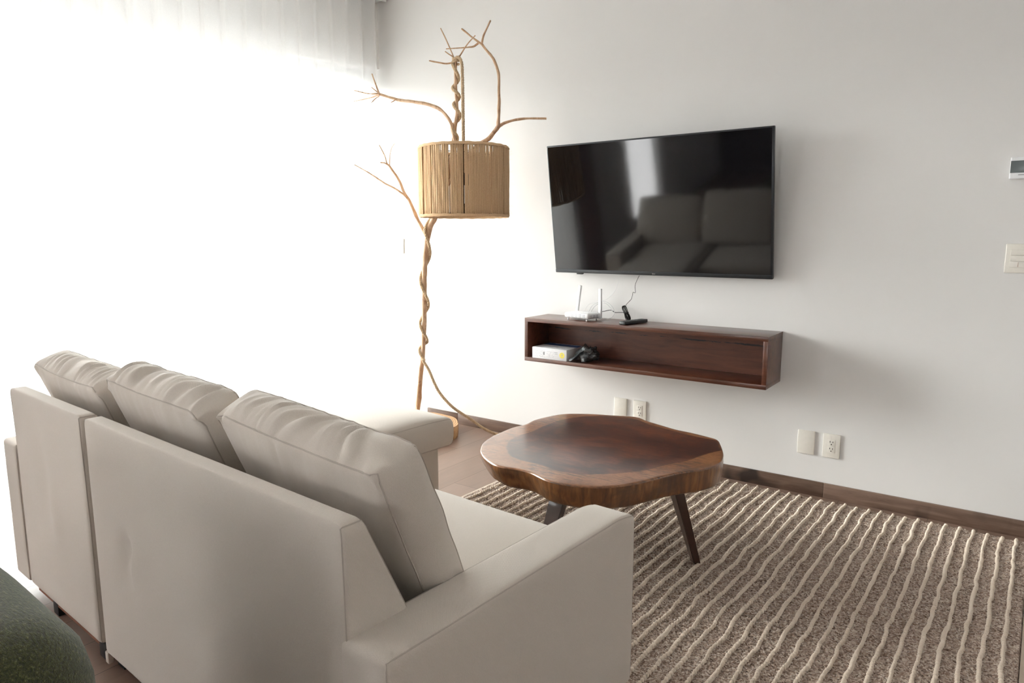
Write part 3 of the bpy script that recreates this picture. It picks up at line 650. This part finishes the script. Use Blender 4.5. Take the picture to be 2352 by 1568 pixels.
mesh('stripe_yarn', np.concatenate(VV), FF, M['yarn'], rg)
mesh('rug_binding', *(lambda pts: ([p for y in (RY0, RY1) for p in ((rx(RWD + .0, y), y, .001), (rx(RWD + .0, y), y, .011), (rx(RWD + .034, y), y, .008), (rx(RWD + .036, y), y, .001))],
     [(0, 1, 5, 4), (1, 2, 6, 5), (2, 3, 7, 6), (3, 0, 4, 7), (0, 3, 2, 1), (4, 5, 6, 7)]))(0), M['border'], rg, smooth=False)
mesh('rug_binding', [p for y in (RY0, RY1) for p in ((rx(-.018, y), y, .001), (rx(-.016, y), y, .007), (rx(0, y), y, .010), (rx(0, y), y, .001))],
     [(0, 1, 5, 4), (1, 2, 6, 5), (2, 3, 7, 6), (3, 0, 4, 7), (0, 3, 2, 1), (4, 5, 6, 7)], M['border'], rg, smooth=False)

# ---------------------------------------------------------------- live edge coffee table
TC = np.array([2.17, -1.09]); TZ = .42; TT = .09
def polar(Pts):
    P = catmull([(x, y, 0) for x, y in Pts] + [(Pts[0][0], Pts[0][1], 0)], 6)[:, :2] - TC
    a = np.arctan2(P[:, 1], P[:, 0]); r = np.hypot(P[:, 0], P[:, 1]); o = np.argsort(a); return a[o], r[o]
ao, ro = polar(OUT); ai, ri = polar(INN)
NA = 240; TH_ = np.linspace(-math.pi, math.pi, NA, endpoint=False)
Ro = np.interp(TH_, ao, ro, period=2 * math.pi); Ri = np.interp(TH_, ai, ri, period=2 * math.pi)
Ro = (np.roll(Ro, 1) + Ro * 2 + np.roll(Ro, -1)) / 4
tb = empty('coffee_table', (TC[0], TC[1], .018), 0, 'live-edge wooden slab coffee table with dark heartwood on the rug', 'coffee table')
NR = 44; V = [(0, 0, TZ - .018)]; F = []; H = [0.0]
zt = TZ - .018
for k in range(1, NR + 1):
    t = k / NR
    for m in range(NA):
        r_ = t * (Ro[m] - .005) if k < NR else Ro[m] - .005
        V.append((r_ * math.cos(TH_[m]), r_ * math.sin(TH_[m]), zt)); H.append(r_ / Ri[m])
for k in range(NR):
    for m in range(NA):
        n_ = (m + 1) % NA; F.append((1 + k * NA + m, 1 + k * NA + n_, 1 + (k - 1) * NA + n_, 1 + (k - 1) * NA + m) if k else (1 + m, 1 + n_, 0))
for (dr_, dz) in ((.0028, -.0006), (.001, -.0022), (0, -.005)):
    o_ = len(V)
    for m in range(NA):
        V.append(((Ro[m] - dr_) * math.cos(TH_[m]), (Ro[m] - dr_) * math.sin(TH_[m]), zt + dz)); H.append((Ro[m] - dr_) / Ri[m])
    for m in range(NA): n_ = (m + 1) % NA; F.append((o_ + m, o_ + n_, o_ - NA + n_, o_ - NA + m))
top = mesh('slab_top', V, F, M['slab'], tb)
at = top.data.attributes.new('heart', 'FLOAT', 'POINT'); at.data.foreach_set('value', np.array(H, np.float32))
V = []; F = []; NZ = 18
for k in range(NZ + 1):
    t = k / NZ
    for m in range(NA):
        a = TH_[m]; tap = .045 * (.5 + .5 * math.cos(a - math.pi)) + .006
        b = .004 * noise.noise(Vector((math.cos(a) * 5, math.sin(a) * 5, t * 1.5))) + .0022 * noise.noise(Vector((math.cos(a) * 22, math.sin(a) * 22, t * 2)))
        rnd = .010 * max(0, (t - .88) / .12) ** 2
        r_ = Ro[m] - .0003 - tap * t ** 1.6 + b * min(1, t * 4) - rnd
        V.append((r_ * math.cos(a), r_ * math.sin(a), zt - .005 - (TT - .005) * t))
for k in range(NZ):
    for m in range(NA): n_ = (m + 1) % NA; F.append((k * NA + m, k * NA + n_, (k + 1) * NA + n_, (k + 1) * NA + m))
o_ = len(V); V.append((0, 0, zt - TT)); F += [(NZ * NA + m, NZ * NA + (m + 1) % NA, o_) for m in range(NA)]
mesh('slab_edge', V, F, M['slabside'], tb, sharp=50)
for (a, b) in (((2.485, -1.135), (2.554, -1.063)), ((2.150, -1.385), (2.145, -1.56)), ((1.98, -.98), (1.915, -.80))):
    T0 = Vector((a[0] - TC[0], a[1] - TC[1], zt - TT + .01)); T1 = Vector((b[0] - TC[0], b[1] - TC[1], 0.0))
    dx = Vector((b[0] - a[0], b[1] - a[1], 0)).normalized(); dy = Vector((-dx.y, dx.x, 0)); V = []
    for C_, w, d_ in ((T0, .035, .019), (T1, .0165, .013)):
        for sx, sy in ((-1, -1), (1, -1), (1, 1), (-1, 1)): V.append(C_ + dy * w * sx + dx * d_ * sy)
    o = mesh('leg', V, [(0, 1, 2, 3), (7, 6, 5, 4), (0, 4, 5, 1), (1, 5, 6, 2), (2, 6, 7, 3), (3, 7, 4, 0)], M['legwood'], tb, smooth=False)
    b_ = bmesh.new(); b_.from_mesh(o.data); bmesh.ops.bevel(b_, geom=list(b_.edges), offset=.002, segments=2, affect='EDGES'); b_.to_mesh(o.data); b_.free()

# ---------------------------------------------------------------- sofa
sf_ = empty('sofa', (2.53, -2.75, 0), R(-3.33), 'cream upholstered corner sofa with chaise and three back cushions', 'sofa')
def seam(name, lines, parent, r=.0017, mat='seam'):
    for L in lines: tubes(name, [(L, r)], M[mat], parent, 5)
def Fv(z):
    return float(np.interp(z, [.0, .42, .54, .756], [.205, .205, .152, .046]))
def back_warp(zc, dents=()):
    def w(q, H):
        x, y, z = q; zz = z + zc; t = (y + H[1]) / (2 * H[1])
        rear = (1 - t) ** 2 * min(1, (H[2] - abs(z)) / .05) * min(1, (H[0] - abs(x)) / .04)
        off = .004 * noise.noise(Vector((x * 3, 1, z * 2.2))) + .002 * noise.noise(Vector((x * 8, 5, z * 5)))
        for (dx, dz, sx, sz, am) in dents: off += am * math.exp(-((x - dx) / sx) ** 2 - ((z - dz) / sz) ** 2)
        return np.array([x, t * Fv(zz) + rear * off, z])
    return w
def back(u0, u1, z0, dents):
    zt_ = .756; c = ((u0 + u1) / 2, 0, (z0 + zt_) / 2); w = back_warp(c[2], dents); size = (u1 - u0, .2, zt_ - z0)
    o = rbox('back_frame', size, .02, (46, 6, 30), M['fabric'], sf_, w, c)
    H = np.array(size) / 2
    seam('seam', [seamline(H, .02, [(s * H[0], -H[1], -H[2]), (s * H[0], -H[1], H[2]), (s * H[0], H[1], H[2]), (s * H[0], H[1], -H[2])], w, c) for s in (-1, 1)], o)
    return o
back(-1.158, 0.0, .045, ((-.36, .03, .028, .045, .016), (-.325, -.01, .022, .045, -.010), (-.37, -.05, .05, .06, .008), (.08, -.12, .05, .08, -.007)))
back(-1.79, -1.185, .055, ((-.06, .08, .05, .12, .010), (.03, .0, .04, .09, -.009)))
def arm(u0, u1, v0, v1, z0, z1):
    size = (u1 - u0, v1 - v0, z1 - z0); c = ((u0 + u1) / 2, (v0 + v1) / 2, (z0 + z1) / 2); H = np.array(size) / 2
    def w(q, H):
        x, y, z = q; k = z / H[2]
        # soft fall of the top towards the front end
        if z > 0: z -= .016 * max(0, (y - H[1] + .10) / .10) ** 2 * k
        x += .0025 * noise.noise(Vector((x * 4, y * 4, z * 4))) * 1
        return np.array([x, y, z])
    o = rbox('armrest', size, .014, (6, 30, 20), M['fabric'], sf_, w, c)
    seam('seam', [seamline(H, .014, [(s * H[0], -H[1], -H[2]), (s * H[0], -H[1], H[2]), (s * H[0], H[1], H[2]), (s * H[0], H[1], -H[2])], w, c) for s in (1, -1)], o)
arm(-.024, .106, 0.0, .862, .045, .54)
arm(-1.932, -1.800, .0, .862, .055, .555)
def block(name, u0, u1, v0, v1, z0, z1, r, n, warp=None, seams=True, mat='fabric'):
    size = (u1 - u0, v1 - v0, z1 - z0); c = ((u0 + u1) / 2, (v0 + v1) / 2, (z0 + z1) / 2); H = np.array(size) / 2
    o = rbox(name, size, r, n, M[mat], sf_, warp, c)
    if seams:
        ring = lambda zz: [(-H[0], -H[1], zz), (H[0], -H[1], zz), (H[0], H[1], zz), (-H[0], H[1], zz), (-H[0], -H[1], zz)]
        seam('seam', [seamline(H, r, ring(H[2]), warp, c), seamline(H, r, ring(-H[2]), warp, c)], o, .0015)
    return o
def seat_warp(q, H):
    x, y, z = q; a, b, c = x / H[0], y / H[1], z / H[2]
    z += max(c, 0) * ((.034 if H[0] < .4 else .016) * (1 - a ** 4) ** .8 * (1 - b ** 6) - .006 * (abs(b) ** 10)); y += b * .008 * (1 - c * c); x += a * .006 * (1 - c * c)
    z += .0015 * noise.noise(Vector((x * 6, y * 6, 3))) * max(c, 0)
    return np.array([x, y, z])
block('seat_base', -1.15, -.024, .19, .80, .055, .295, .012, (10, 8, 4), None, False)
block('chaise_base', -1.79, -1.2, .19, 1.43, .055, .318, .012, (8, 12, 4), None, False)
block('seat_cushion', -1.15, -.028, .18, .845, .295, .436, .022, (24, 16, 4), seat_warp)
block('chaise_cushion', -1.792, -1.168, .18, 1.495, .318, .454, .026, (16, 24, 4), seat_warp)
def cush_warp(seed):
    def w(q, H):
        x, y, z = q; a, b, c = x / H[0], y / H[1], z / H[2]
        e = max(0, 1 - a * a) ** .55 * max(0, 1 - c * c) ** .55
        y += b * (.040 if b > 0 else .024) * e
        z += max(c, 0) * (.024 * max(0, 1 - abs(a) ** 3) * max(0, 1 - b * b) - .010 * (1 - a * a) ** 2 + .006 * noise.noise(Vector((x * 5, seed, 0))))
        x += a * .026 * max(0, 1 - b * b) * max(0, 1 - c * c) ** .5
        k = abs(a) ** 8 * max(c, 0) ** 8; x -= a * .003 * k; z -= .003 * k
        wr = noise.noise(Vector((x * 38 + 2.5 * noise.noise(Vector((x * 6, y * 8, seed))) + seed * 3, y * 4, z * 5 + seed))) * .0125 * max(0, c) ** 4 + noise.noise(Vector((x * 13, y * 9 + seed, z * 9))) * .006
        y += b * (wr * 1.5 * e + .0045 * noise.noise(Vector((x * 42 + seed, b, z * 7))) * max(0, c) ** 2 * max(0, 1 - c ** 6) * max(0, 1 - a ** 6)); z += wr * 1.2 * max(c, 0) ** 2 * max(0, 1 - abs(b) ** 3) * max(0, 1 - abs(a) ** 8)
        x += a * .004 * noise.noise(Vector((seed, y * 20, z * 14)))
        pk = math.exp(-((abs(a) - .97) / .10) ** 2 - ((c - .97) / .12) ** 2 - ((b + 1) / .8) ** 2)
        y += .022 * pk * noise.noise(Vector((x * 45, seed, z * 45))); z += .014 * pk * noise.noise(Vector((x * 50 + 9, seed, z * 30)))
        return np.array([x, y, z])
    return w
for (u, wd, ztop, vv, roll, lean, seed) in ((-.330, .592, .848, .151, 3.0, 24, 1.7), (-.972, .565, .856, .145, 1.6, 23, 5.3), (-1.575, .545, .832, .140, 1.5, 22, 9.1)):
    Hh = .44; sz = (wd, .11, Hh); th_ = R(lean); w = cush_warp(seed); H = np.array(sz) / 2
    c = rbox('back_cushion', sz, .014, (76, 10, 44), M['fabric'], sf_, w)
    c.location = (u, vv + Hh / 2 * math.sin(th_), ztop - Hh / 2 * math.cos(th_)); c.rotation_euler = (th_, R(roll), 0)
    L = []
    for s in (-1, 1):
        L.append(seamline(H, .014, [(-H[0], s * H[1], -H[2]), (-H[0], s * H[1], H[2]), (H[0], s * H[1], H[2]), (H[0], s * H[1], -H[2]), (-H[0], s * H[1], -H[2])], w))
    seam('seam', L, c, .0021)
boxes('under_frame', [(-1.76, -1.2, .015, .05, .035, .06), (-1.14, -.02, .015, .05, .035, .06)], M['redwood'], sf_)
for u, v, z0 in ((-1.215, .03, 0), (-1.60, .03, 0), (-1.125, .045, 0), (-.04, .05, 0), (.05, .80, 0), (-1.74, 1.36, 0), (-1.25, 1.36, 0), (-1.85, .82, 0)):
    boxes('leg', [(u - .022, u + .022, v - .016, v + .02, z0, .06)], M['rubber'], sf_, .002)
boxes('fabric_tab', [(-1.157, -1.135, .0, .016, .018, .055)], M['fabric'], sf_, .004)

# ---------------------------------------------------------------- moss green armchair in the near corner
ch = empty('armchair', (2.02, -3.29, 0), R(-1.5), 'moss green textured armchair behind the cream sofa', 'armchair')
def mw(q, H):
    return np.array([q[0], q[1] + .004 * noise.noise(Vector((q[0] * 5, 0, q[2] * 5))), q[2] - .008 * (abs(q[0]) / H[0]) ** 6 * max(q[2], 0) / H[2]])
rbox('backrest', (1.02, .22, .58), .095, (30, 3, 16), M['moss'], ch, mw, (.01, .06, .487))
rbox('seat', (.84, .60, .22), .06, (14, 12, 4), M['moss'], ch, mw, (0, -.34, .34))
for s in (-1, 1):
    rbox('armrest', (.16, .62, .36), .075, (4, 14, 8), M['moss'], ch, None, (s * .42, -.30, .40))
    for y in (.06, -.56): boxes('leg', [(s * .38 - .02, s * .38 + .02, y - .02, y + .02, 0, .245)], M['legwood'], ch, .003)

# ---------------------------------------------------------------- branch floor lamp
lp = empty('branch_floor_lamp', (.44, -.345, 0), 0, 'tall floor lamp of bare branches with a drum shade of jute twine', 'floor lamp')
OFF = np.array([.44, -.345, 0])
def rel(P): return np.asarray(P, float) - OFF
V = []; F = []; n = 64
Rl = [.25 * (1 + .035 * math.sin(3 * a + 1) + .02 * math.sin(7 * a)) for a in np.linspace(0, 2 * math.pi, n, endpoint=False)]
for z_, k in ((0, .985), (.03, 1), (.074, 1.0), (.080, .985)):
    for i in range(n): a = 2 * math.pi * i / n; V.append((Rl[i] * k * math.cos(a), Rl[i] * k * math.sin(a), z_))
for j in range(3): F += [(j * n + i, j * n + (i + 1) % n, (j + 1) * n + (i + 1) % n, (j + 1) * n + i) for i in range(n)]
F += [tuple(range(n))[::-1], tuple(3 * n + i for i in range(n))]
mesh('log_base', V, F, M['endgrain'], lp, sharp=40)
def limb(name, keys, parent):
    L = []
    for k in keys:
        a = np.array(BR[k]); P = catmull(rel(a[:, :3]), 5); r = np.interp(np.arange(len(P)) / 5, np.arange(len(a)), a[:, 3]); L.append((P, r))
    return tubes(name, L, M['branch'], parent, 9, bumpy=.35)
BR['trunk'] = [(.392, -.35, .075, .021)] + list(BR['trunk'])[1:]
trunk = limb('trunk', ['trunk'], lp)
limb('branch', ['left', 'lt1', 'lt2', 'lt3', 'lt4', 'lt5', 'lt6'], lp)
limb('branch', ['right', 'rt1', 'rt2', 'rt3', 'rside'], lp)
limb('branch', ['low', 'll1', 'll2', 'll3', 'll4'], lp)
limb('branch', ['c1', 'c2', 'c3', 'c4'], lp)
ta = np.array(BR['trunk']); zz = ta[:, 2]
def tc_(z): return np.array([np.interp(z, zz, ta[:, 0]), np.interp(z, zz, ta[:, 1])]), np.interp(z, zz, ta[:, 3])
ph = SPT + [(z, c + 5) for z, c in SPB]; pz = np.array([p[0] for p in ph]); pc = np.array([p[1] for p in ph])
RR = .0090; P = [(.985, -.535, 1.57), (.984, -.535, 1.72), (.983, -.535, 1.90), (.981, -.535, 2.10), (.978, -.535, 2.165), (.966, -.535, 2.196), (.948, -.535, 2.206), (.930, -.537, 2.198)]
P = list(catmull(P, 6))
from_z = np.linspace(2.185, .507, 620)
rt_, fr_ = np.array([.76, .65]), np.array([.65, -.76])
for z in from_z:
    c = np.interp(-z, -pz, pc); cen, r_ = tc_(z); r_ = r_ + RR * .95
    q = cen + r_ * (-math.cos(2 * math.pi * c) * rt_ + math.sin(2 * math.pi * c) * fr_); P.append((q[0], q[1], z))
tail = [P[-1], (.566, -.437, .508), (.605, -.43, .452), (.64, -.42, .373), (.671, -.40, .305), (.733, -.36, .224), (.805, -.28, .143), (.850, -.20, .071), (.888, -.12, .022), (.95, -.09, .0105), (1.05, -.11, .0105), (1.16, -.10, .0105), (1.25, -.06, .0105)]
P = list(P)[:-1] + list(catmull(tail, 8))
rope('rope_cord', rel(P), M['ropem'], lp, .0090, .040)
# knot of rope around the crown
CR = BR['trunk'][-2]
Pk = [(CR[0] + .015 * math.cos(a), CR[1] + .015 * math.sin(a), CR[2] - .012 + .003 * a) for a in np.linspace(0, 11, 40)]
rope('rope_knot', rel(Pk), M['ropem'], lp, .007, .04)
# drum shade
SCX, SCY, SR, SZ0, SZ1 = .985, -.535, .239, 1.377, 1.724
shd = empty('lamp_shade', (SCX - OFF[0], SCY - OFF[1], 0)); shd.parent = lp
fa = math.atan2(-.76, .65)
rings = [([(SR * math.cos(a), SR * math.sin(a), z_) for a in np.linspace(0, 2 * math.pi, 73)[:-1]], .004) for z_ in (SZ0, SZ1)]
V = []; F = []
for P_, r_ in rings:
    v, f = tubevf(P_, r_, 6, len(V), True); V += v; F += f
for k in range(6):
    a = fa - .03 + k * math.pi / 3
    v, f = tubevf([((SR - .004) * math.cos(a), (SR - .004) * math.sin(a), SZ0), ((SR - .004) * math.cos(a), (SR - .004) * math.sin(a), SZ1)], .0034, 6, len(V)); V += v; F += f
for k in range(3):
    a = fa + .4 + k * math.pi * 2 / 3
    v, f = tubevf([(.01, 0, SZ1 - .01), (SR * math.cos(a), SR * math.sin(a), SZ1)], .0025, 6, len(V)); V += v; F += f
mesh('wire_frame', V, F, plain('dark_twine_rod', (.13, .075, .04), .9), shd, sharp=60)
NC = 212; V = []; F = []
rod = [(fa - .03 + k * math.pi / 3) % (2 * math.pi) for k in range(6)]
for k in range(NC):
    a = 2 * math.pi * k / NC + rng.normal() * .0035
    if min(abs((a - q + math.pi) % (2 * math.pi) - math.pi) for q in rod) < .010: continue
    if rng.random() < .02: continue
    da = rng.normal() * .005; db = rng.normal() * .005; rr = .0036 * rng.uniform(.85, 1.12)
    for side in (1, -1):   # each loop of twine passes outside and inside the rings
        pts = [((SR + side * (.0042 if side > 0 else .004) + .001 * math.sin(t * 9 + k)) * math.cos(a + da * (1 - t) + db * t + (0 if side > 0 else .012)), (SR + side * .0042 + .001 * math.sin(t * 9 + k)) * math.sin(a + da * (1 - t) + db * t + (0 if side > 0 else .012)), SZ0 - .006 + (SZ1 - SZ0 + .012) * t) for t in np.linspace(0, 1, 7)]
        if side < 0 and k % 2: continue
        v, f = tubevf(pts, rr, 5, len(V)); V += v; F += f
for z_ in (SZ0 - .004, SZ1 + .004):
    for m_, (dr_, dz_) in enumerate(((.004, .0), (.001, .005), (-.003, 0))):
        P_ = [((SR + dr_ + .0008 * math.sin(a * 31)) * math.cos(a), (SR + dr_) * math.sin(a), z_ + dz_ * (1 if z_ > 1.5 else -1) + .0012 * math.sin(a * 23 + m_)) for a in np.linspace(0, 2 * math.pi, 121)[:-1]]
        v, f = tubevf(P_, .0055, 6, len(V), True); V += v; F += f
for z_ in (SZ0 + .028,):
    pass
mesh('twine_wrap', V, F, M['jute'], shd)
V = []; F = []
for k in range(420):
    a = rng.uniform(0, 6.283); z_ = rng.uniform(SZ0, SZ1); d_ = rng.normal(size=3) * .006; p0 = np.array([(SR + .006) * math.cos(a), (SR + .006) * math.sin(a), z_])
    n_ = np.array([math.cos(a), math.sin(a), 0]); ln = rng.uniform(.006, .02)
    v, f = tubevf([p0, p0 + n_ * ln * .6 + d_, p0 + n_ * ln + d_ * 2.2], .00022, 3, len(V)); V += v; F += f
fz = mesh('twine_fuzz', V, F, M['jute'], shd); fz['kind'] = 'stuff'
V = []; F = []
def lathe(prof, n=20, off=0, c=(0, 0)):
    V = []; F = []
    for r_, z_ in prof:
        for k in range(n): V.append((c[0] + r_ * math.cos(2 * math.pi * k / n), c[1] + r_ * math.sin(2 * math.pi * k / n), z_))
    for j in range(len(prof) - 1): F += [(j * n + k, j * n + (k + 1) % n, (j + 1) * n + (k + 1) % n, (j + 1) * n + k) for k in range(n)]
    return V, F
mesh('bulb_socket', *lathe([(.0005, 1.60), (.016, 1.60), (.02, 1.58), (.02, 1.535), (.0005, 1.535)], c=(.01, 0)), M['dark'], shd, sharp=40)
mesh('bulb', *lathe([(.013, 1.535), (.015, 1.52), (.028, 1.455), (.03, 1.475), (.026, 1.455), (.014, 1.44), (.0005, 1.437)], c=(.01, 0)), M['bulb'], shd)
